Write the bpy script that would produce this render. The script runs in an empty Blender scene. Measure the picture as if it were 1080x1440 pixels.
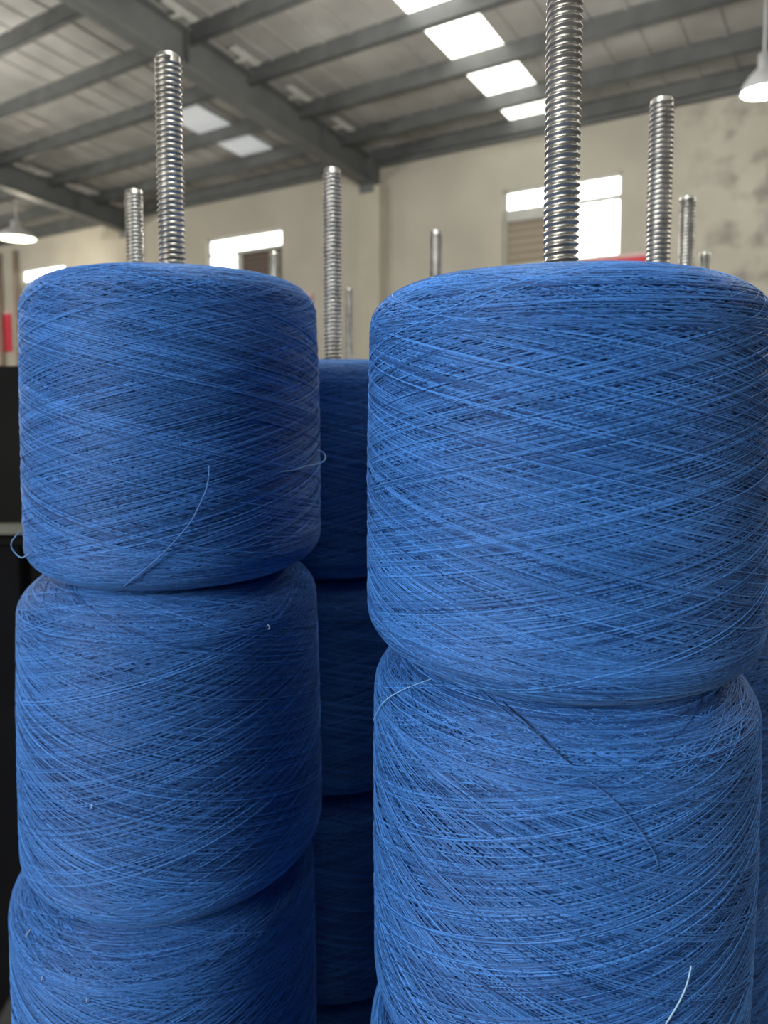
import bpy, math, random
import numpy as np
from mathutils import Vector, Matrix
PI = math.pi
C = bpy.context.scene.collection
EYE = 1.5
random.seed(4)
rng = np.random.default_rng(11)

# ------------------------------------------------------------------ materials
def new_mat(name):
    m = bpy.data.materials.new(name); m.use_nodes = True
    nt = m.node_tree; nt.nodes.clear()
    out = nt.nodes.new('ShaderNodeOutputMaterial')
    b = nt.nodes.new('ShaderNodeBsdfPrincipled')
    nt.links.new(b.outputs[0], out.inputs[0])
    return m, nt, b

def noise_mat(name, c1, c2, rough=0.6, metal=0.0, scale=8.0, detail=6.0, bump=0.0, stretch=None, spec=0.5, lo=.3, hi=.7):
    m, nt, b = new_mat(name)
    tc = nt.nodes.new('ShaderNodeTexCoord'); mp = nt.nodes.new('ShaderNodeMapping')
    if stretch: mp.inputs['Scale'].default_value = stretch
    n = nt.nodes.new('ShaderNodeTexNoise'); n.inputs['Scale'].default_value = scale; n.inputs['Detail'].default_value = detail
    r = nt.nodes.new('ShaderNodeValToRGB')
    r.color_ramp.elements[0].position = lo; r.color_ramp.elements[1].position = hi
    r.color_ramp.elements[0].color = (*c1, 1); r.color_ramp.elements[1].color = (*c2, 1)
    L = nt.links.new
    L(tc.outputs['Object'], mp.inputs[0]); L(mp.outputs[0], n.inputs['Vector']); L(n.outputs[0], r.inputs[0]); L(r.outputs[0], b.inputs['Base Color'])
    b.inputs['Roughness'].default_value = rough; b.inputs['Metallic'].default_value = metal
    b.inputs['Specular IOR Level'].default_value = spec
    if bump:
        bp = nt.nodes.new('ShaderNodeBump'); bp.inputs['Strength'].default_value = bump; bp.inputs['Distance'].default_value = .01
        L(n.outputs[0], bp.inputs['Height']); L(bp.outputs[0], b.inputs['Normal'])
    return m

def emit_mat(name, col, s):
    m, nt, b = new_mat(name)
    b.inputs['Base Color'].default_value = (.8, .8, .8, 1)
    b.inputs['Emission Color'].default_value = (*col, 1); b.inputs['Emission Strength'].default_value = s
    return m

def yarn_mat(name, gain):
    m, nt, b = new_mat(name); L = nt.links.new
    at = nt.nodes.new('ShaderNodeAttribute'); at.attribute_name = 'tone'
    r = nt.nodes.new('ShaderNodeValToRGB')
    e = r.color_ramp.elements
    e[0].position = 0; e[0].color = (.009*gain, .055*gain, .205*gain, 1)
    e[1].position = 1; e[1].color = (.078*gain, .285*gain, .76*gain, 1)
    L(at.outputs['Fac'], r.inputs[0])
    tc = nt.nodes.new('ShaderNodeTexCoord')
    n = nt.nodes.new('ShaderNodeTexNoise'); n.inputs['Scale'].default_value = 1900; n.inputs['Detail'].default_value = 2
    L(tc.outputs['Object'], n.inputs['Vector'])
    mr = nt.nodes.new('ShaderNodeMapRange'); mr.inputs['From Min'].default_value = .3; mr.inputs['From Max'].default_value = .7
    mr.inputs['To Min'].default_value = .72; mr.inputs['To Max'].default_value = 1.25
    L(n.outputs[0], mr.inputs['Value'])
    mx = nt.nodes.new('ShaderNodeMix'); mx.data_type = 'RGBA'; mx.blend_type = 'MULTIPLY'; mx.inputs[0].default_value = 1
    L(r.outputs[0], mx.inputs[6]); L(mr.outputs[0], mx.inputs[7]); L(mx.outputs[2], b.inputs['Base Color'])
    b.inputs['Roughness'].default_value = .55; b.inputs['Specular IOR Level'].default_value = .35
    b.inputs['Sheen Weight'].default_value = .18; b.inputs['Sheen Roughness'].default_value = .4
    b.inputs['Sheen Tint'].default_value = (.45, .65, 1, 1)
    return m

M = {}
M['yarn'] = yarn_mat('blue_yarn', 1.0)
M['thread_dark'] = noise_mat('dark_thread', (.006, .018, .06), (.012, .035, .11), .7, scale=900)
M['thread_mid'] = noise_mat('mid_thread', (.05, .15, .42), (.09, .24, .58), .6, scale=900)
M['thread_pale'] = noise_mat('pale_thread', (.35, .6, .8), (.5, .72, .88), .6, scale=900)
M['lit_strip'] = noise_mat('painted_lit_strip', (.5, .5, .46), (.62, .62, .58), .5, scale=4)  # pale colour standing in for light reflected off the roof by the rafters
M['pipe'] = noise_mat('brown_pipe', (.22, .16, .12), (.3, .22, .17), .5, scale=4)
M['faint_panel'] = emit_mat('aged_roof_panel', (.75, .88, 1), .18)
M['thread_light'] = noise_mat('light_thread', (.18, .42, .75), (.3, .55, .85), .6, scale=900)
M['lint'] = noise_mat('pale_lint', (.45, .6, .8), (.6, .7, .85), .8, scale=300)
M['steel'] = noise_mat('rod_steel', (.34, .315, .28), (.56, .525, .465), .40, .92, scale=90, detail=3)
M['tube'] = noise_mat('core_steel', (.30, .31, .32), (.45, .46, .46), .4, 1.0, scale=30)
M['plate'] = noise_mat('carrier_steel', (.05, .05, .05), (.09, .09, .088), .5, .8, scale=12)
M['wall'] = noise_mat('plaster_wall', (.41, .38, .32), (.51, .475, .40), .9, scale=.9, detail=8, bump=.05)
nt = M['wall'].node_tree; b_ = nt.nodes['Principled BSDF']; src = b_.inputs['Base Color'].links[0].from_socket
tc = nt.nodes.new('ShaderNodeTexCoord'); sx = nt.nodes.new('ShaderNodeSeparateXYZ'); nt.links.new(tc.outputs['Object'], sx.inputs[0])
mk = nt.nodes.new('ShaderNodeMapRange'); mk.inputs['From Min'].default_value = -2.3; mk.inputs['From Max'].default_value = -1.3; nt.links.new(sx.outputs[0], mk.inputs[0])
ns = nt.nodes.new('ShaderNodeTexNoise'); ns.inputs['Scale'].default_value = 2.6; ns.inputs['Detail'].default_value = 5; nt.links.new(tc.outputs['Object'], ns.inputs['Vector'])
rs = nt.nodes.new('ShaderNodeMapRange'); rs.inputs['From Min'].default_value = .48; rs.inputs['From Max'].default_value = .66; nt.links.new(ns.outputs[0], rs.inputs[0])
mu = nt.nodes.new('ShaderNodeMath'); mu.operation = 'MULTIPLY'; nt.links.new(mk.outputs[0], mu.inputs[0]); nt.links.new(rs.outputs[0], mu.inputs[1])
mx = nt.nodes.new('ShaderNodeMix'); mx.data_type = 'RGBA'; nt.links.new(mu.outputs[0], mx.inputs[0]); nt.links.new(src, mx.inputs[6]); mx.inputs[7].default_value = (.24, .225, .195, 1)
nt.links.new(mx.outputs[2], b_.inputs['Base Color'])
M['pilaster'] = noise_mat('painted_pilaster', (.43, .395, .32), (.50, .46, .375), .9, scale=1.5)
M['roof'] = noise_mat('roof_sheet', (.25, .242, .225), (.41, .40, .375), .55, .0, scale=1.4, detail=7)
M['beam'] = noise_mat('grey_paint', (.095, .10, .098), (.125, .132, .126), .55, scale=3)
M['purlin'] = noise_mat('purlin_paint', (.085, .09, .089), (.125, .13, .128), .5, .1, scale=4)
M['floor'] = noise_mat('concrete_floor', (.16, .16, .15), (.27, .265, .25), .7, scale=1.2, detail=8)
M['glass'] = emit_mat('daylit_pane', (1, 1, .97), 3.2)
M['sky_panel'] = emit_mat('daylit_roof_panel', (1, 1, .90), 3.0)
M['lamp'] = emit_mat('lamp_glow', (1, 1, 1), 14)
M['lamp_warm'] = emit_mat('lamp_glow_warm', (1, .97, .72), 6)
M['frame'] = noise_mat('window_frame', (.42, .42, .38), (.5, .5, .46), .5, scale=5)
M['red'] = noise_mat('red_banner', (.55, .03, .06), (.65, .06, .09), .6, scale=3)
M['banner_edge'] = noise_mat('banner_hem', (.6, .42, .40), (.7, .5, .48), .6, scale=3)
M['shade'] = noise_mat('lamp_shade', (.6, .6, .6), (.7, .7, .7), .45, .1, scale=5)
M['cab'] = noise_mat('dark_cabinet', (.007, .007, .0065), (.012, .0115, .010), .85, spec=.12, scale=6)
M['cab_trim'] = noise_mat('cabinet_trim', (.12, .115, .09), (.17, .165, .13), .5, scale=6)
M['black'] = noise_mat('black_panel', (.004, .004, .005), (.008, .008, .009), .85, spec=.1, scale=6)

def slat_mat(name, c1, c2, per):
    m, nt, b = new_mat(name); L = nt.links.new
    tc = nt.nodes.new('ShaderNodeTexCoord'); w = nt.nodes.new('ShaderNodeTexWave'); w.bands_direction = 'Z'
    w.inputs['Scale'].default_value = per
    r = nt.nodes.new('ShaderNodeValToRGB'); r.color_ramp.elements[0].color = (*c1, 1); r.color_ramp.elements[1].color = (*c2, 1)
    L(tc.outputs['Object'], w.inputs['Vector']); L(w.outputs[0], r.inputs[0]); L(r.outputs[0], b.inputs['Base Color'])
    bp = nt.nodes.new('ShaderNodeBump'); bp.inputs['Distance'].default_value = .02; L(w.outputs[0], bp.inputs['Height']); L(bp.outputs[0], b.inputs['Normal'])
    b.inputs['Roughness'].default_value = .6
    return m
M['shutter'] = slat_mat('brown_shutter', (.27, .225, .165), (.36, .305, .23), 3)
M['shutter_dark'] = slat_mat('dark_shutter', (.10, .075, .06), (.15, .11, .09), 3)

# ------------------------------------------------------------------ helpers
def mesh_from(name, V, F, mats, smooth=False, midx=None):
    me = bpy.data.meshes.new(name)
    V = np.asarray(V, dtype=np.float32); 
    if isinstance(F, np.ndarray):
        n, k = F.shape
        me.vertices.add(len(V)); me.vertices.foreach_set('co', V.ravel())
        me.loops.add(n*k); me.loops.foreach_set('vertex_index', F.astype(np.int32).ravel())
        me.polygons.add(n); me.polygons.foreach_set('loop_start', np.arange(0, n*k, k, dtype=np.int32))
        me.update(calc_edges=True)
    else:
        me.from_pydata(V.tolist(), [], F)
    if not isinstance(mats, (list, tuple)): mats = [mats]
    for m in mats: me.materials.append(m)
    if smooth: me.polygons.foreach_set('use_smooth', np.ones(len(me.polygons), dtype=bool))
    if midx is not None: me.polygons.foreach_set('material_index', midx)
    me.update()
    return me

def link(name, me, parent=None, loc=None, rotz=None):
    o = bpy.data.objects.new(name, me); C.objects.link(o)
    if parent is not None: o.parent = parent
    if loc is not None: o.location = loc
    if rotz is not None: o.rotation_euler = (0, 0, rotz)
    return o

def empty(name, loc, label, cat, group=None, rotz=0):
    o = bpy.data.objects.new(name, None); C.objects.link(o); o.empty_display_size = .05
    o.location = loc; o.rotation_euler = (0, 0, rotz)
    o['label'] = label; o['category'] = cat
    if group: o['group'] = group
    return o

class MB:
    def __init__(s): s.v = []; s.f = []
    def box(s, x0, x1, y0, y1, z0, z1):
        n = len(s.v)
        s.v += [(x, y, z) for z in (z0, z1) for y in (y0, y1) for x in (x0, x1)]
        s.f += [tuple(n+i for i in q) for q in ((0,2,3,1),(4,5,7,6),(0,1,5,4),(2,6,7,3),(0,4,6,2),(1,3,7,5))]
        return s
    def prism_yz(s, pts, x0, x1):     # polygon in local y,z extruded along x
        n = len(s.v); k = len(pts)
        s.v += [(x0, y, z) for y, z in pts] + [(x1, y, z) for y, z in pts]
        s.f.append(tuple(range(n, n+k))); s.f.append(tuple(range(n+2*k-1, n+k-1, -1)))
        for i in range(k):
            j = (i+1) % k; s.f.append((n+i, n+k+i, n+k+j, n+j))
        return s
    def lathe(s, prof, seg=48, c=(0, 0), closed=False):
        n = len(s.v); k = len(prof)
        for i in range(seg):
            a = 2*PI*i/seg
            for r, z in prof: s.v.append((c[0]+r*math.cos(a), c[1]+r*math.sin(a), z))
        kk = k if closed else k-1
        for i in range(seg):
            j = (i+1) % seg
            for q in range(kk):
                q2 = (q+1) % k
                s.f.append((n+i*k+q, n+j*k+q, n+j*k+q2, n+i*k+q2))
        return s
    def mesh(s, name, mat, smooth=False):
        me = mesh_from(name, s.v, s.f, mat, smooth)
        import bmesh
        bm = bmesh.new(); bm.from_mesh(me); bmesh.ops.recalc_face_normals(bm, faces=bm.faces); bm.to_mesh(me); bm.free()
        return me

def tube_mesh(name, pts, rad, mat, sides=6, taper=True):
    P = [Vector(p) for p in pts]; V = []; F = []
    n = len(P)
    for i, p in enumerate(P):
        t = (P[min(i+1, n-1)] - P[max(i-1, 0)]).normalized()
        a = t.cross(Vector((0.3, 0.2, 1))).normalized(); b = t.cross(a)
        r = rad * (.4 if taper and i in (0, n-1) else 1)
        for k in range(sides):
            q = 2*PI*k/sides
            V.append(tuple(p + a*math.cos(q)*r + b*math.sin(q)*r))
    for i in range(n-1):
        for k in range(sides):
            F.append((i*sides+k, i*sides+(k+1) % sides, (i+1)*sides+(k+1) % sides, (i+1)*sides+k))
    F.append(tuple(range(sides))); F.append(tuple(range((n-1)*sides, n*sides)))
    return mesh_from(name, V, F, mat, True)

# ------------------------------------------------------------------ yarn packages
# profile parameter s in [-1,1]: bottom inner rim .. side .. top inner rim.  Unit package: radius 1 (x), half height scaled later
HOLE = .030
SHO = (.029, .022, .023, .019)
def profile(s, rt, rb, H, sh):
    """s array -> r, z (z from 0 bottom to H top). |s|<=.72 side; beyond: rounded shoulder then slightly domed end"""
    s = np.asarray(s, float); a = np.abs(s); up = s >= 0
    hx = np.where(up, sh[0], sh[2]); hz = np.where(up, sh[1], sh[3])   # shoulder depth inwards / vertically
    zc = np.where(up, H - sh[1] - (H/2), (H/2) - sh[3])                # end of the straight side measured from the middle
    z = zc*np.minimum(a/.72, 1)
    q = np.clip((a-.72)/.20, 0, 1)*PI/2
    z = z + hz*.93*np.sin(q)
    rr = -hx*(1-np.cos(q))
    q2 = np.clip((a-.92)/.08, 0, 1)
    z = z + hz*.07*np.sin(q2*PI/2)
    zz = H/2 + np.sign(s)*z
    base = rb + (rt-rb)*(zz/H)
    bulge = .0012*(1-(np.abs(z)/(H/2))**2)
    r = base + rr + bulge
    r = r + (HOLE - r)*q2
    return r, zz

def make_winding(name, seed, rt, rb, H, sh=SHO, nstroke=900, ang=14.5, segs=96, amp=.97):
    R = np.random.default_rng(seed)
    # solid body
    ss = np.concatenate([np.linspace(-1, -.72, 22), np.linspace(-.70, .70, 24), np.linspace(.72, 1, 22)])
    r, z = profile(ss, rt, rb, H, sh)
    r = r - .0014
    r[0] = r[-1] = HOLE
    k = len(ss); seg = 96
    th = np.arange(seg)*2*PI/seg
    V = np.stack([np.outer(np.cos(th), r), np.outer(np.sin(th), r), np.tile(z, (seg, 1))], -1).reshape(-1, 3)
    i = np.arange(seg)[:, None]; q = np.arange(k)[None, :]; j = (i+1) % seg; q2 = (q+1) % k
    F = np.stack([i*k+q, j*k+q, j*k+q2, i*k+q2], -1).reshape(-1, 4)      # closes through the hole
    tone = np.full(len(V), .35)
    # yarn laid as one long zig-zag helix
    turns_side = (H-sh[1]-sh[3])/math.tan(math.radians(ang))/(2*PI*(rt+rb)/2)
    T = turns_side/.72                                # turns per full stroke (s -1..1)
    npt = int(segs*T)
    Vs = [V]; Fs = [F]; Ts = [tone]; off = len(V)
    phase = R.random()*2*PI
    for n in range(nstroke):
        f = n/nstroke
        t = np.linspace(0, 1, npt)
        up = 1 if n % 2 == 0 else -1
        a0 = amp - abs(R.normal(0, .05)); a1 = amp - abs(R.normal(0, .05))
        # smooth turning at both ends: blend linear and cosine
        dw = R.uniform(.16, .34)                        # share of the stroke spent turning round at each end
        vel = np.clip(np.minimum(t, 1-t)/dw, .04, 1)
        cum = np.concatenate([[0], np.cumsum((vel[1:]+vel[:-1])/2)]); s = -1+2*cum/cum[-1]
        s = np.where(s < 0, s*a0, s*a1)*up
        Tn = T*(1+R.normal(0, .05))/(1-dw)
        if R.random() < .45 and n > 2: dphi = R.normal(0, .035)+.02     # runs close beside an earlier stroke (ribboning)
        else: dphi = R.random()*2*PI
        start = phase + dphi
        wob = .012*np.sin(2*PI*(t*R.uniform(.6, 1.6)+R.random()))
        phi = start + 2*PI*Tn*t + wob
        phase = start if n % 2 else phase
        r0, z0 = profile(s, rt, rb, H, sh)
        e = 1e-3
        r1, z1 = profile(s+e, rt, rb, H, sh)
        ds = np.hypot(r1-r0, z1-z0)+1e-9
        nr, nz = (z1-z0)/ds, -(r1-r0)/ds             # outward normal
        lift = -.00115 + .00125*f + R.normal(0, .00018)
        rad = .00021*(1+R.normal(0, .10))
        pr = r0+nr*lift; pz = z0+nz*lift
        P = np.stack([pr*np.cos(phi), pr*np.sin(phi), pz], -1)
        N = np.stack([nr*np.cos(phi), nr*np.sin(phi), nz], -1)
        Tg = np.gradient(P, axis=0); Tg /= np.linalg.norm(Tg, axis=1, keepdims=True)+1e-12
        B = np.cross(Tg, N)
        rows = np.stack([P - B*rad - N*rad*.3, P + N*rad, P + B*rad - N*rad*.3], 1).reshape(-1, 3)
        i = np.arange(npt-1)[:, None]*3
        Fq = np.concatenate([i+np.array([0, 1, 4, 3]), i+np.array([1, 2, 5, 4])], 0) + off
        Vs.append(rows); Fs.append(Fq)
        Ts.append(np.full(len(rows), 1.0 if R.random() < .08 else np.clip(R.normal(.44, .28), 0, 1)))
        off += len(rows)
    # nearly level hoops laid over both shoulders where the traverse turns
    for n in range(int(nstroke*.34)):
        top = R.random() < .6
        c = (R.triangular(.60, .93, .955) if top else R.triangular(.60, .86, .89)); d = R.uniform(.004, .05)
        npt = int(segs*R.uniform(.35, 1.1)); t = np.linspace(0, 1, npt)
        s = (c - d*(2*t-1)**2 + R.uniform(-.02, .02)*t)*(1 if top else -1)
        phi = R.random()*2*PI + 2*PI*npt/segs*t*(1 if R.random() < .5 else -1)
        r0, z0 = profile(s, rt, rb, H, sh); r1, z1 = profile(s+1e-3, rt, rb, H, sh)
        ds = np.hypot(r1-r0, z1-z0)+1e-9; nr, nz = (z1-z0)/ds, -(r1-r0)/ds
        ends = np.clip(np.minimum(t, 1-t)*14, 0, 1)
        lift = (-.0002 + R.uniform(0, .0004))*ends - .0009*(1-ends); rad = .0002*(1+R.normal(0, .1))
        pr = r0+nr*lift; pz = z0+nz*lift
        P = np.stack([pr*np.cos(phi), pr*np.sin(phi), pz], -1); N = np.stack([nr*np.cos(phi), nr*np.sin(phi), nz], -1)
        Tg = np.gradient(P, axis=0); Tg /= np.linalg.norm(Tg, axis=1, keepdims=True)+1e-12
        B = np.cross(Tg, N)
        rows = np.stack([P - B*rad - N*rad*.3, P + N*rad, P + B*rad - N*rad*.3], 1).reshape(-1, 3)
        i = np.arange(npt-1)[:, None]*3
        Vs.append(rows); Fs.append(np.concatenate([i+np.array([0, 1, 4, 3]), i+np.array([1, 2, 5, 4])], 0) + off)
        Ts.append(np.full(len(rows), np.clip(R.normal(.45, .25), 0, 1))); off += len(rows)
    V = np.concatenate(Vs); F = np.concatenate(Fs)
    me = mesh_from(name, V, F, M['yarn'], True)
    at = me.attributes.new('tone', 'FLOAT', 'POINT'); at.data.foreach_set('value', np.concatenate(Ts).astype(np.float32))
    return me

def core_mesh(H):
    mb = MB()
    mb.lathe([(.0235, .0), (.0285, .0), (.0285, H), (.0235, H)], 40, closed=True)
    return mb.mesh('core_tube', M['tube'], False)

_wcache = {}
def package(key, cx, cy, z0, rt, rb, H, label, group, rot=0, tilt=(0, 0), **kw):
    """z0: underside height relative to floor"""
    ck = (key, rt, rb, H)
    if ck not in _wcache:
        _wcache[ck] = (make_winding('yarn_winding', sum(map(ord, str(ck))), rt, rb, H, **kw), core_mesh(H))
    w, c = _wcache[ck]
    e = empty('yarn_package', (cx, cy, z0), label, 'yarn package', group)
    e.rotation_euler = (tilt[0], tilt[1], rot)
    link('yarn_winding', w, e); link('core_tube', c, e)
    return e

# stacks: name, x, y, spacers / package sizes listed from the top down (rtop, rbottom, height), z of stack top relative to the eye
PLATE = EYE - .78
G_ = dict(
 R1=(.0812, .3318, .0472), L1=(-.1310, .4463, .0660), C=(-.0436, .61, .0200), L2=(-.224, .65, .015), R2=(.186, .49, .0165),
 F=(.064, .89, .004), G=(.293, .70, .008), H=(.458, 1.03, .002), I=(-.068, 1.40, .000), J=(-.160, 1.05, .004))
where = {
 'R1': 'on the big front right stack', 'L1': 'on the front left stack', 'C': 'on the shaded stack between the two front stacks',
 'L2': 'on the stack hidden behind the front left one', 'R2': 'on the stack at the right edge behind the front right one'}
order = ['topmost', 'second from the top', 'third from the top', 'fourth from the top']
sizes = {
 'R1': [(.0868, .0884, .1690), (.0865, .0862, .175), (.087, .087, .175), (.087, .087, .175)],
 'L1': [(.0862, .0884, .1785), (.0890, .0925, .1830), (.0930, .0935, .180), (.090, .090, .175)],
}
PK = {}
for s, (x, y, top) in G_.items():
    z = EYE + top
    for i in range(4):
        if s in ('R1', 'L1') and i < 3:
            rt, rb, H = sizes[s][i]
            key = s+str(i); kw = dict(nstroke=1000 if s == 'R1' else 900)
            if s == 'R1' and i == 1: kw.update(ang=19)
            if s == 'L1' and i >= 1: kw.update(ang=17)
        else:
            rt, rb, H = (.0870, .0880, .1715) if s not in ('R1', 'L1') else sizes[s][3]
            key = 'common'+str(H); kw = dict(nstroke=420)
        z -= H
        if s in where:
            lab = {
              'R1': ['large blue yarn package at the top of the front right stack, crisp crossing threads',
                     'blue yarn package with wide rounded shoulder directly under the front right top one',
                     'blue yarn package third down on the front right stack',
                     'blue yarn package lowest on the front right stack'],
              'L1': ['blue yarn package topping the front left stack, trailing a loose thread end',
                     'blue yarn package in the middle of the front left stack, right side in shade',
                     'blue yarn package third down on the front left stack, at the bottom left corner',
                     'blue yarn package lowest on the front left stack'],
              'C': ['blue yarn package with pale lit shoulder topping the stack seen between the front two',
                    'shaded blue yarn package under the pale-shouldered one in the middle gap',
                    'dark shaded blue yarn package third down in the middle gap',
                    'dark shaded blue yarn package lowest in the middle gap'],
              'L2': ['blue yarn package at the top of the stack hidden behind the front left one',
                     'blue yarn package second down behind the front left stack',
                     'blue yarn package third down behind the front left stack',
                     'blue yarn package lowest behind the front left stack'],
              'R2': ['blurred blue yarn package topping the stack at the right edge of the picture',
                     'blurred blue yarn package second down on the stack at the right edge',
                     'blurred blue yarn package third down on the stack at the right edge',
                     'blurred blue yarn package lowest on the stack at the right edge']}[s][i]
            grp = 'yarn packages on the nearer rods'
        else:
            lab = 'blue yarn package on the back rods, hidden behind the front stacks'; grp = 'yarn packages hidden on the back rods'
        PK[s, i] = package(key, x, y, z, rt, rb, H, lab, grp, rot=random.uniform(0, 6.28) if s not in ('R1', 'L1') else .7*i, **kw)
    # foot cup that levels the stack, part of the rod (made below)
    G_[s] = (x, y, top, z)

# ------------------------------------------------------------------ threaded rods
def rod_mesh(length, threaded, pitch=.0033, R0=.0081, seg=40):
    """rod from z=0 to length; the top `threaded` metres carry a helical thread"""
    dep = .0011
    prof = [(-.50, -dep), (-.28, -dep*.9), (-.13, -dep*.15), (0, 0), (.13, -dep*.15), (.28, -dep*.9)]
    k = len(prof)
    n = int(threaded/pitch)
    V = []
    # one continuous helical strip: index = step*k
    steps = n*seg
    st = np.arange(steps+1)
    a = st*2*PI/seg
    zc = length - threaded + st/seg*pitch
    VV = []
    for f, dr in prof:
        r = np.full(steps+1, R0+dr)
        z = zc + f*pitch
        # chamfer at the end of the rod
        zz = np.minimum(z, length-.0002)
        lim = R0 - np.clip((z-(length-.0022))/.0022, 0, 1)*.0016
        r = np.minimum(r, lim)
        VV.append(np.stack([r*np.cos(a), r*np.sin(a), zz], -1))
    VV = np.stack(VV, 1).reshape(-1, 3)
    # also the closing edge: next turn's first profile point is step+seg
    F = []
    i = np.arange(steps)[:, None]*k
    Fs = [i + np.array([q, k+q, k+q+1, q+1]) for q in range(k-1)]
    i2 = np.arange(steps-seg)[:, None]*k
    Fs.append(i2 + np.array([k-1, k+k-1, (seg+1)*k, seg*k]))
    F = np.concatenate(Fs)
    # plain core below and flat cap
    base = len(VV)
    rc = R0-dep*.95
    aa = np.arange(seg)*2*PI/seg
    rings = [(rc, 0), (rc, length-.001), (R0-.0016, length-.001), (R0-.0018, length), (.0001, length)]
    CV = np.concatenate([np.stack([r*np.cos(aa), r*np.sin(aa), np.full(seg, z)], -1) for r, z in rings])
    j = np.arange(seg); j2 = (j+1) % seg
    CF = np.concatenate([np.stack([q*seg+j, q*seg+j2, (q+1)*seg+j2, (q+1)*seg+j], -1) for q in range(len(rings)-1)])
    V = np.concatenate([VV, CV]); F = np.concatenate([F, CF+base])
    return mesh_from('rod_shaft', V, F, M['steel'], True)

rod_top = dict(R1=.215, L1=.199, C=.180, L2=.173, R2=.190, F=.188, G=.180, H=.187, I=.186, J=.192)
rod_lab = dict(
 R1='thick steel threaded rod rising out of the front right yarn package to the frame top',
 L1='steel threaded rod with a cut top rising out of the front left yarn package',
 C='steel threaded rod standing in the gap between the two front yarn stacks',
 L2='short-looking steel threaded rod just left of the front left rod',
 R2='steel threaded rod behind the front right package, in front of the stained wall',
 F='small distant steel threaded rod before the blank plaster wall, left of the front right rod',
 G='thinner steel threaded rod just right of the one before the stained wall',
 H='smallest steel rod tip at the far right above the front right package',
 I='thin distant steel rod close beside the rod of the middle gap',
 J='small blurred steel rod in front of the left window')
CUPS = []
for s, (x, y, top, zb) in G_.items():
    e = empty('threaded_rod', (x, y, PLATE), rod_lab[s], 'threaded rod', 'steel rods holding the yarn packages')
    Lr = EYE + rod_top[s] - PLATE
    sh = link('rod_shaft', rod_mesh(Lr, .30), e)
    sh.rotation_euler = (0, 0, random.uniform(0, 6))
    hb = zb - PLATE
    CUPS.append((x, y, hb, [(.0083, .0), (.07, .0), (.07, .006), (.034, .010), (.034, hb-.006), (.062, hb-.004), (.062, hb), (.0083, hb)]))

PK['L1', 0].location.x += .0015; PK['L1', 1].location.x -= .003; PK['L1', 2].location.x -= .0095; PK['R1', 1].location.x += .0015

# ------------------------------------------------------------------ loose threads (parts of their packages)
def surf(pk, sz, ang, s, lift=.0012):
    """point on winding in package local coordinates; ang = world azimuth seen from above (deg, 0=+x)"""
    rt, rb, H = sz
    r, z = profile(np.array([s]), rt, rb, H, SHO)
    a = math.radians(ang) - pk.rotation_euler[2]
    return ((r[0]+lift)*math.cos(a), (r[0]+lift)*math.sin(a), z[0])
def smooth_pts(pts, n=10):
    P = [Vector(p) for p in pts]; out = []
    for i in range(len(P)-1):
        p0 = P[max(i-1, 0)]; p1 = P[i]; p2 = P[i+1]; p3 = P[min(i+2, len(P)-1)]
        for k in range(n):
            t = k/n
            out.append(.5*((2*p1)+(-p0+p2)*t+(2*p0-5*p1+4*p2-p3)*t*t+(-p0+3*p1-3*p2+p3)*t**3))
    out.append(P[-1]); return out
def thread(pk, sz, pts, rad, mat, label=None):
    P = smooth_pts([surf(pk, sz, *p) for p in pts])
    o = link('loose_thread', tube_mesh('loose_thread', P, rad, mat), pk)
    if label: o['label'] = label
    return o

L1a, L1b, R1b = PK['L1', 0], PK['L1', 1], PK['R1', 1]
sL1, sL1b, sR1b = sizes['L1'][0], sizes['L1'][1], sizes['R1'][1]
thread(L1a, sL1, [(-64.3, -.19, .002), (-64.9, -.26, .0045), (-66.1, -.33, .005), (-70.4, -.477, .004), (-75.8, -.586, .0025), (-82.7, -.695, .002), (-90.3, -.773, .0015), (-98, -.86, .001)], .00035, M['thread_mid'], 'loose yarn end hanging down the front')
thread(L1a, sL1, [(-36, -.262, .0006), (-29, -.262, .001), (-22.7, -.254, .0015), (-15, -.25, .004), (-8, -.235, .0055), (-5, -.20, .004), (-9, -.17, .001)], .00026, M['thread_light'], 'slack yarn loop on the right side')
thread(L1a, sL1, [(-150, -.62, .001), (-146, -.63, .004), (-147, -.67, .0065), (-149, -.72, .006), (-146, -.75, .003), (-138, -.72, .001)], .00030, M['thread_light'], 'small yarn loop sticking out on the left side')
thread(R1b, sR1b, [(-121, .872, .0012), (-118, .859, .0012), (-111.2, .833, .002), (-105.1, .797, .0018), (-99.9, .764, .001)], .00022, M['thread_dark'], 'dark loose yarn end on the shoulder')
thread(R1b, sR1b, [(-97, .735, .0002), (-92.5, .701, .0008), (-86.5, .599, .0008), (-81.0, .462, .0008), (-79.1, .384, .0002)], .00022, M['thread_mid'])
thread(R1b, sR1b, [(-70.4, -.042, .0025), (-71.3, -.12, .002), (-73.2, -.192, .0015), (-76.2, -.27, .001), (-79, -.34, .001)], .00030, M['thread_pale'], 'pale loose yarn end')
thread(R1b, sR1b, [(-173, .58, .0008), (-170.6, .614, .0012), (-160.4, .75, .002), (-155.4, .802, .002), (-150, .86, .001)], .00022, M['thread_light'])
for pk, sz, a0, s0 in ((L1b, sL1b, -101.2, -.134), (L1b, sL1b, -40.3, .725), (PK['L1', 2], sizes['L1'][2], -118, .70), (PK['L1', 2], sizes['L1'][2], -100, .66), (PK['L1', 2], sizes['L1'][2], -131, .80)):
    link('lint_speck', tube_mesh('lint_speck', smooth_pts([surf(pk, sz, a0, s0, .0006), surf(pk, sz, a0+.5, s0-.012, .0018), surf(pk, sz, a0+.2, s0-.026, .0006)], 4), .00028, M['lint']), pk)

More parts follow.
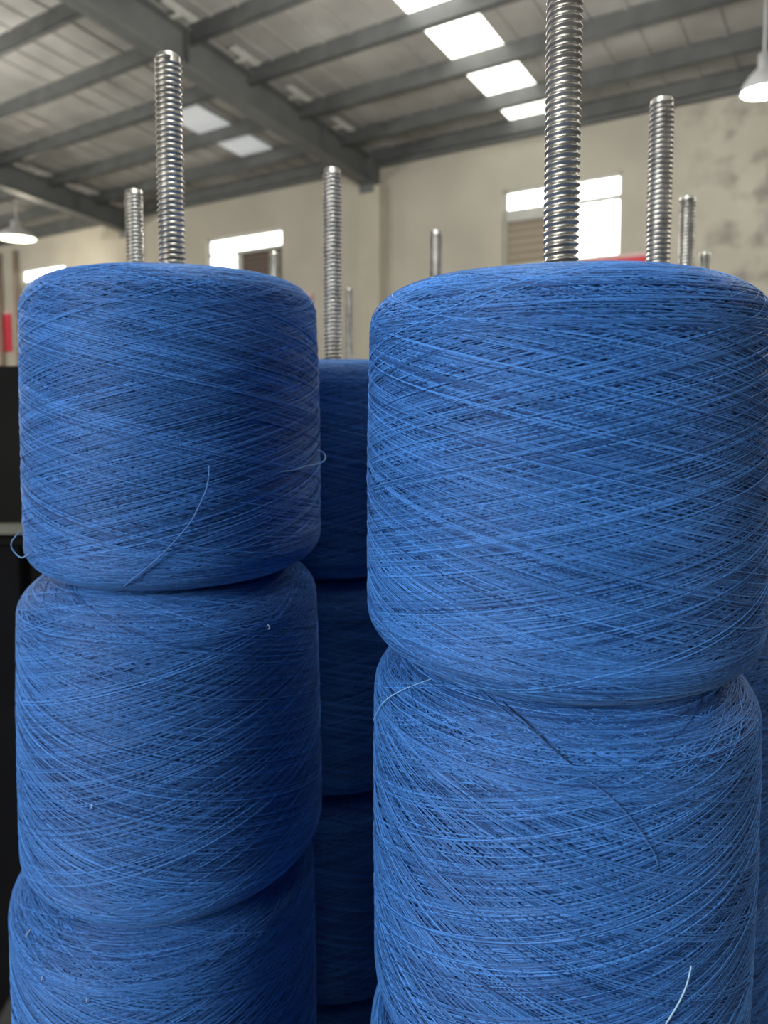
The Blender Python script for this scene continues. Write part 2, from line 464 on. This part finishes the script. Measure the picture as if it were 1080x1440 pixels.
# ------------------------------------------------------------------ carrier under the stacks
cx, cy = .17, .87
e = empty('yarn_carrier', (cx, cy, 0), 'low round steel carrier holding all the upright rods of yarn', 'carrier')
mb = MB(); mb.lathe([(.0001, PLATE-.03), (.635, PLATE-.03), (.65, PLATE-.02), (.65, PLATE-.002), (.645, PLATE), (.0001, PLATE)], 72)
link('carrier_plate', mb.mesh('carrier_plate', M['plate']), e)
for x, y, hb, pr in CUPS:
    mb = MB(); mb.lathe(pr, 40, closed=True)
    o = link('foot_cup', mb.mesh('foot_cup', M['plate']), None, (x, y, PLATE))
    o['label'] = 'steel foot cup on the carrier, hidden below the yarn stacks'; o['category'] = 'spacer'; o['group'] = 'foot cups under the yarn stacks'
for k in range(4):
    a = PI/4 + k*PI/2
    mb = MB(); px_, py_ = .5*math.cos(a), .5*math.sin(a)
    mb.box(px_-.035, px_+.035, py_-.035, py_+.035, .10, PLATE-.03)
    lg = link('leg', mb.mesh('leg', M['plate']), e)
    mb = MB(); mb.lathe([(.0001, 0), (.045, 0), (.05, .01), (.05, .09), (.045, .10), (.0001, .10)], 24, c=(px_, py_))
    link('foot', mb.mesh('foot', M['black']), lg)

# ------------------------------------------------------------------ dark cabinet at the left edge
e = empty('steel_cabinet', (-.575, 1.12, 0), 'dark steel cabinet with a pale seam strip at the left edge of the picture', 'cabinet', rotz=0)
mb = MB(); mb.box(-.9, 0, .02, .6, .06, EYE+.029); link('body', mb.mesh('body', M['cab']), e)
mb = MB(); mb.box(-.9, .004, -.006, .6, 1.262, 1.275); link('seam_strip', mb.mesh('seam_strip', M['cab_trim']), e)['label'] = 'pale strip across the cabinet'
mb = MB(); mb.box(-.88, -.46, 0, .02, .10, 1.24); d = link('door', mb.mesh('door', M['black']), e)
mb = MB(); mb.box(-.50, -.485, -.03, 0, .70, .85); link('handle', mb.mesh('handle', M['tube']), d)
mb = MB(); mb.box(-.44, -.01, 0, .02, .10, 1.24); d = link('door', mb.mesh('door', M['black']), e)
mb = MB(); mb.box(-.415, -.40, -.03, 0, .70, .85); link('handle', mb.mesh('handle', M['tube']), d)
mb = MB(); mb.box(-.88, -.02, .04, .58, 0, .06); link('plinth', mb.mesh('plinth', M['black']), e)

# ------------------------------------------------------------------ the hall.  Local frame: x = along the far wall, y = -(distance from the wall)
A = math.radians(34.1); DW = 9.5
ROOM = (DW*math.sin(A), DW*math.cos(A), 0)
def struct(name, mb, mat, smooth=False):
    o = link(name, mb.mesh(name, mat, smooth), None, ROOM, -A); o['kind'] = 'structure'; return o
U0, U1 = -24.0, 6.0
VR = 14.0                                  # the roof reaches this far from the wall
SL = .12
def zr(v, z0): return z0 + SL*v
struct('floor', MB().box(U0, U1, -VR-3, .3, -.1, 0), M['floor'])

# far wall with window openings
wins = [(-4.39, -2.72), (-10.52, -8.60), (-17.05, -15.2)]
ZT, ZS, ZB = 4.25, 3.94, 3.20
wb = MB()
ed = [U0]
for a, b in sorted(wins): ed += [a, b]
ed.append(U1)
for i in range(0, len(ed), 2): wb.box(ed[i], ed[i+1], 0, .25, 0, 5.3)
for a, b in wins:
    wb.box(a, b, 0, .25, ZT, 5.3)
    wb.box(a, b, 0, .25, 0, 3.15)
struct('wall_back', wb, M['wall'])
struct('wall_left', MB().box(U0-.25, U0, -VR-3, .25, 0, 7), M['wall'])

for n, (a, b) in enumerate(sorted(wins, reverse=True), 1):
    w = b-a
    fr = MB()
    fr.box(a, b, .06, .14, ZT-.05, ZT); fr.box(a, a+.04, .06, .14, 3.15, ZT); fr.box(b-.04, b, .06, .14, 3.15, ZT)
    if n != 2: fr.box(a+.04, b-.04, .06, .14, ZS-.03, ZS+.03)
    else: fr.box(a+.04, b-.04, .06, .14, ZS-.03, ZS+.02)
    fr.box(a+.04, b-.04, .06, .14, 3.15, 3.20)
    mid = a+w*.575 if n != 2 else a+w*.43
    fr.box(mid-.07, mid+.07, .05, .14, 3.20, ZS-.03)
    fo = struct('window_%d' % n, fr, M['frame'])
    def child(nm, mb_, mat):
        o = bpy.data.objects.new(nm, mb_.mesh(nm, mat)); C.objects.link(o); o.parent = fo; return o
    child('transom_pane', MB().box(a+.04, b-.04, .09, .11, ZS+.02, ZT-.05), M['glass'])
    if n == 2:
        child('lower_pane', MB().box(a+.04, mid-.07, .09, .11, 3.20, ZS-.03), M['glass'])
        child('roller_shutter', MB().box(mid+.07, b-.04, .08, .12, 3.20, ZS-.03), M['shutter_dark'])
        child('ledge', MB().box(mid, b-.04, -.02, .06, ZS-.06, ZS-.01), M['frame'])
    else:
        q = (mid+.07 + b-.04)/2+.03
        child('lower_pane', MB().box(mid+.07, q-.015, .09, .11, 3.20, ZS-.03), M['glass'])
        child('lower_pane', MB().box(q+.015, b-.04, .09, .11, 3.20, ZS-.03), M['glass'])
        child('roller_shutter', MB().box(a+.04, mid-.07, .08, .12, 3.20, ZS-.14), M['shutter'])
        child('shutter_box', MB().box(a+.04, mid-.07, .03, .12, ZS-.14, ZS-.03), M['frame'])

# columns / pilasters, rafters
RAF = [-18.88, -12.76, -6.64, -.60]
tn = 1
for u in RAF:
    struct('trim_%d' % tn, MB().box(u-.16, u+.24, -.18, 0, 0, 4.6), M['pilaster']); tn += 1
    r = MB()
    def zb(v): return 4.60 + .13*v
    def zt(v): return 5.02 + .135*v
    # tapered I-section rafter
    v1 = VR
    r.prism_yz([(0.0, zb(0)), (-v1, zb(v1)), (-v1, zb(v1)+.02), (0, zb(0)+.02)], u-.12, u+.12)
    r.prism_yz([(0.0, zt(0)-.02), (-v1, zt(v1)-.02), (-v1, zt(v1)), (0, zt(0))], u-.12, u+.12)
    r.prism_yz([(0.0, zb(0)), (-v1, zb(v1)), (-v1, zt(v1)), (0, zt(0))], u-.006, u+.006)
    for v in (1.3, 3.8, 6.3): r.prism_yz([(-v, zb(v)), (-v-.01, zb(v)), (-v-.01, zt(v)), (-v, zt(v))], u-.11, u+.11)
    r.box(u-.13, u+.13, -.20, -.0, 4.50, 5.04)
    struct('trim_%d' % tn, r, M['beam']); tn += 1
# purlins (C section) running along the wall
for v in (.12, .85, 1.80, 2.78, 3.76, 4.72, 5.7, 6.7, 7.7, 8.7, 9.7, 10.7, 11.7, 12.7, 13.7):
    p = MB(); zb_ = zr(v, 4.94)
    p.box(U0, U1, -v-.004, -v+.004, zb_, zb_+.20)
    p.box(U0, U1, -v-.004, -v+.07, zb_, zb_+.012)
    p.box(U0, U1, -v-.004, -v+.07, zb_+.188, zb_+.20)
    p.box(U0, U1, -v+.062, -v+.07, zb_, zb_+.03)
    struct('trim_%d' % tn, p, M['purlin']); tn += 1
# eave beam along the wall head
struct('trim_%d' % tn, MB().box(U0, U1, -.10, .0, 4.90, 5.10), M['beam']); tn += 1
# roof sheet with the skylight strips cut in
SK = [(-4.25, -3.57), (-16.2, -15.4), (-10.2, -9.7), (1.2, 1.9)]
SKV = {0: (0.05, 9.0), 1: (5.0, 9.0), 2: (9.5, 13), 3: (.5, 13)}
def roofpiece(mb, a, b, v0, v1, th=.04, z0=5.145):
    mb.prism_yz([(-v0, zr(v0, z0)), (-v1, zr(v1, z0)), (-v1, zr(v1, z0)+th), (-v0, zr(v0, z0)+th)], a, b)
rf = MB()
xs = sorted([U0, U1] + [q for s in SK for q in s])
for i in range(len(xs)-1):
    a, b = xs[i], xs[i+1]
    hit = [k for k, s in enumerate(SK) if abs(s[0]-a) < 1e-6]
    if hit:
        v0, v1 = SKV[hit[0]]
        roofpiece(rf, a, b, -.3, v0); roofpiece(rf, a, b, v1, VR)
    else: roofpiece(rf, a, b, -.3, VR)
# sheet ribs running down the slope
u = U0+.2
while u < U1:
    if not any(s[0]-.06 < u < s[1]+.06 for s in SK): roofpiece(rf, u-.02, u+.02, .1, VR, .02, 5.128)
    u += .4
struct('ceiling', rf, M['roof'])
for k, (a, b) in enumerate(SK):
    mb = MB(); roofpiece(mb, a, b, SKV[k][0], SKV[k][1], .01, 5.155)
    struct('window_%d' % (4+k), mb, M['sky_panel'])

mb = MB(); roofpiece(mb, -8.65, -7.95, .9, 2.75, .01, 5.118)
struct('window_8', mb, M['faint_panel'])
for u in RAF:  # added pale strips imitating lit patches of roof beside each rafter
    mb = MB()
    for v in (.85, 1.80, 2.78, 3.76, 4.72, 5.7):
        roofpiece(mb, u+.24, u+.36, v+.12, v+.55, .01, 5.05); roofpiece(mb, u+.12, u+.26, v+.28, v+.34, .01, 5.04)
    struct('trim_%d' % (tn+1), mb, M['lit_strip']); tn += 1
for k, u in enumerate((-17.85, -17.1)):
    w = Matrix.Rotation(-A, 3, 'Z') @ Vector((u, -.10, 0)) + Vector(ROOM)
    mb = MB(); mb.lathe([(.0001, 0), (.045, 0), (.045, 4.7), (.0001, 4.7)], 16)
    o = link('wall_pipe', mb.mesh('wall_pipe', M['pipe'], True), None, w)
    o['label'] = ('brown upright pipe on the far wall at the very left edge', 'brown upright pipe on the far wall, nearer the leftmost bright window')[k]; o['category'] = 'pipe'; o['group'] = 'pipes on the far wall'

# ------------------------------------------------------------------ hall lamps
def lamp(u, v, z, label, mat, r=.19, hang=4.9):
    w = Matrix.Rotation(-A, 3, 'Z') @ Vector((u, -v, 0)) + Vector(ROOM)
    e = empty('high_bay_lamp', (w.x, w.y, z), label, 'lamp', 'hall lamps')
    mb = MB(); mb.lathe([(r, 0), (r*.93, .07), (r*.6, .16), (r*.28, .22), (r*.28, .34), (.0001, .34), (.0001, .33), (r*.25, .33), (r*.25, .21), (r*.57, .15), (r*.9, .065), (r*.97, 0)], 40, closed=False)
    link('lamp_shade', mb.mesh('lamp_shade', M['shade'], True), e)
    mb = MB(); mb.lathe([(.0001, -.035), (r*.5, -.03), (r*.85, -.012), (r*.93, .01), (r*.8, .02), (.0001, .02)], 40)
    link('diffuser', mb.mesh('diffuser', mat, True), e)
    mb = MB(); mb.lathe([(.012, .34), (.012, zr(v, 5.15)-z)], 10); link('hanging_rod', mb.mesh('hanging_rod', M['shade']), e)
lamp(-.90, 1.9, 4.2, 'round glowing high bay lamp by the stained wall at the right edge', M['lamp'], .19)
lamp(-14.27, 1.6, 4.42, 'warm glowing high bay lamp hanging in the far left bay', M['lamp_warm'], .36)

# ------------------------------------------------------------------ banners on the far wall
def banner(u0, u1, z0, z1, label):
    w = Matrix.Rotation(-A, 3, 'Z') @ Vector(((u0+u1)/2, -.02, 0)) + Vector(ROOM)
    e = empty('wall_banner', (w.x, w.y, z0), label, 'banner', 'red banners', rotz=-A)
    h = (u1-u0)/2; H = z1-z0
    V = []; F = []; n = 24
    for i in range(n+1):
        x = -h+2*h*i/n; y = .006*math.sin(i*1.3)
        V += [(x, y, 0), (x, y*.4, H*.93), (x, y*.4-.004, 0), (x, y*.4-.004, H*.93)]
    for i in range(n):
        b = i*4; F += [(b, b+4, b+5, b+1), (b+2, b+3, b+7, b+6), (b+1, b+5, b+7, b+3), (b, b+2, b+6, b+4)]
    F += [(0, 1, 3, 2), (n*4, n*4+2, n*4+3, n*4+1)]
    link('cloth', mesh_from('cloth', V, F, M['red']), e)
    link('top_hem', MB().box(-h, h, -.012, .006, H*.93, H).mesh('top_hem', M['banner_edge']), e)
banner(-8.4, -7.9, 1.95, 3.06, 'narrow upright red banner on the wall right of the left window')
banner(-3.2, -2.3, 2.5, 3.18, 'red banner on the wall just under the right end of the right window')
banner(-18.4, -17.5, 2.3, 3.3, 'red banner on the wall at the far left edge')

# ------------------------------------------------------------------ light
def area(name, loc, target, size, energy, col):
    l = bpy.data.lights.new(name, 'AREA'); l.shape = 'RECTANGLE'; l.size, l.size_y = size; l.energy = energy; l.color = col
    o = bpy.data.objects.new(name, l); C.objects.link(o); o.location = loc
    o.rotation_euler = (Vector(target)-Vector(loc)).to_track_quat('-Z', 'Y').to_euler()
    return o
area('open_door_daylight', (-2.45, -1.75, 2.45), (0, .4, 1.4), (1.0, 1.2), 108, (.95, .98, 1))
area('right_window_daylight', (3.2, -1.2, 2.6), (0, .4, 1.4), (.8, .9), 17, (.95, .98, 1))
def hall(u, v, z, en, col=(1, .97, .9)):
    l = bpy.data.lights.new('lamp_and_fill_light', 'POINT'); l.energy = en; l.color = col; l.shadow_soft_size = .18; l.use_nodes = False
    w = Matrix.Rotation(-A, 3, 'Z') @ Vector((u, -v, 0)) + Vector(ROOM)
    o = bpy.data.objects.new('lamp_and_fill_light', l); C.objects.link(o); o.location = (w.x, w.y, z)
for u, v, en in ((-3.5, 5.0, 300), (-9.5, 5.5, 200), (-16.5, 5.0, 420), (1.5, 5.0, 110), (-9.5, 9.5, 260), (-15, 10, 260)): hall(u, v, 3.9, en)  # added fill points that brighten wall and roof, no lamps hang there
l = bpy.data.lights.new('overhead_fill_light', 'POINT'); l.energy = 170; l.color = (.93, 1, .98); l.shadow_soft_size = .25  # added fill above the stacks to light the package shoulders, no lamp there
o = bpy.data.objects.new('overhead_fill_light', l); C.objects.link(o); o.location = (-.1, .9, 4.3)
hall(-.9, 1.9, 4.0, 35); hall(-14.27, 1.6, 4.2, 70, (1, .9, .7))
W = bpy.data.worlds.new('World'); bpy.context.scene.world = W; W.use_nodes = True
bg = W.node_tree.nodes['Background']; bg.inputs[0].default_value = (.93, .97, 1, 1); bg.inputs[1].default_value = .04

# ------------------------------------------------------------------ camera
cam = bpy.data.cameras.new('camera'); co = bpy.data.objects.new('camera', cam); C.objects.link(co)
co.location = (0, 0, EYE); co.rotation_euler = (PI/2 - math.atan(.070), 0, 0); cam.shift_y = -110/1440
cam.sensor_fit = 'VERTICAL'; cam.sensor_height = 36; cam.lens = 36*1000/1440
cam.clip_start = .02; cam.clip_end = 100
cam.dof.use_dof = True; cam.dof.focus_distance = .30; cam.dof.aperture_fstop = 10.5
sc = bpy.context.scene; sc.camera = co
sc.view_settings.view_transform = 'Standard'; sc.view_settings.look = 'None'
sc.view_settings.gamma = 1; sc.view_settings.exposure = 0; sc.view_settings.use_curve_mapping = False
sc.cycles.max_bounces = 8
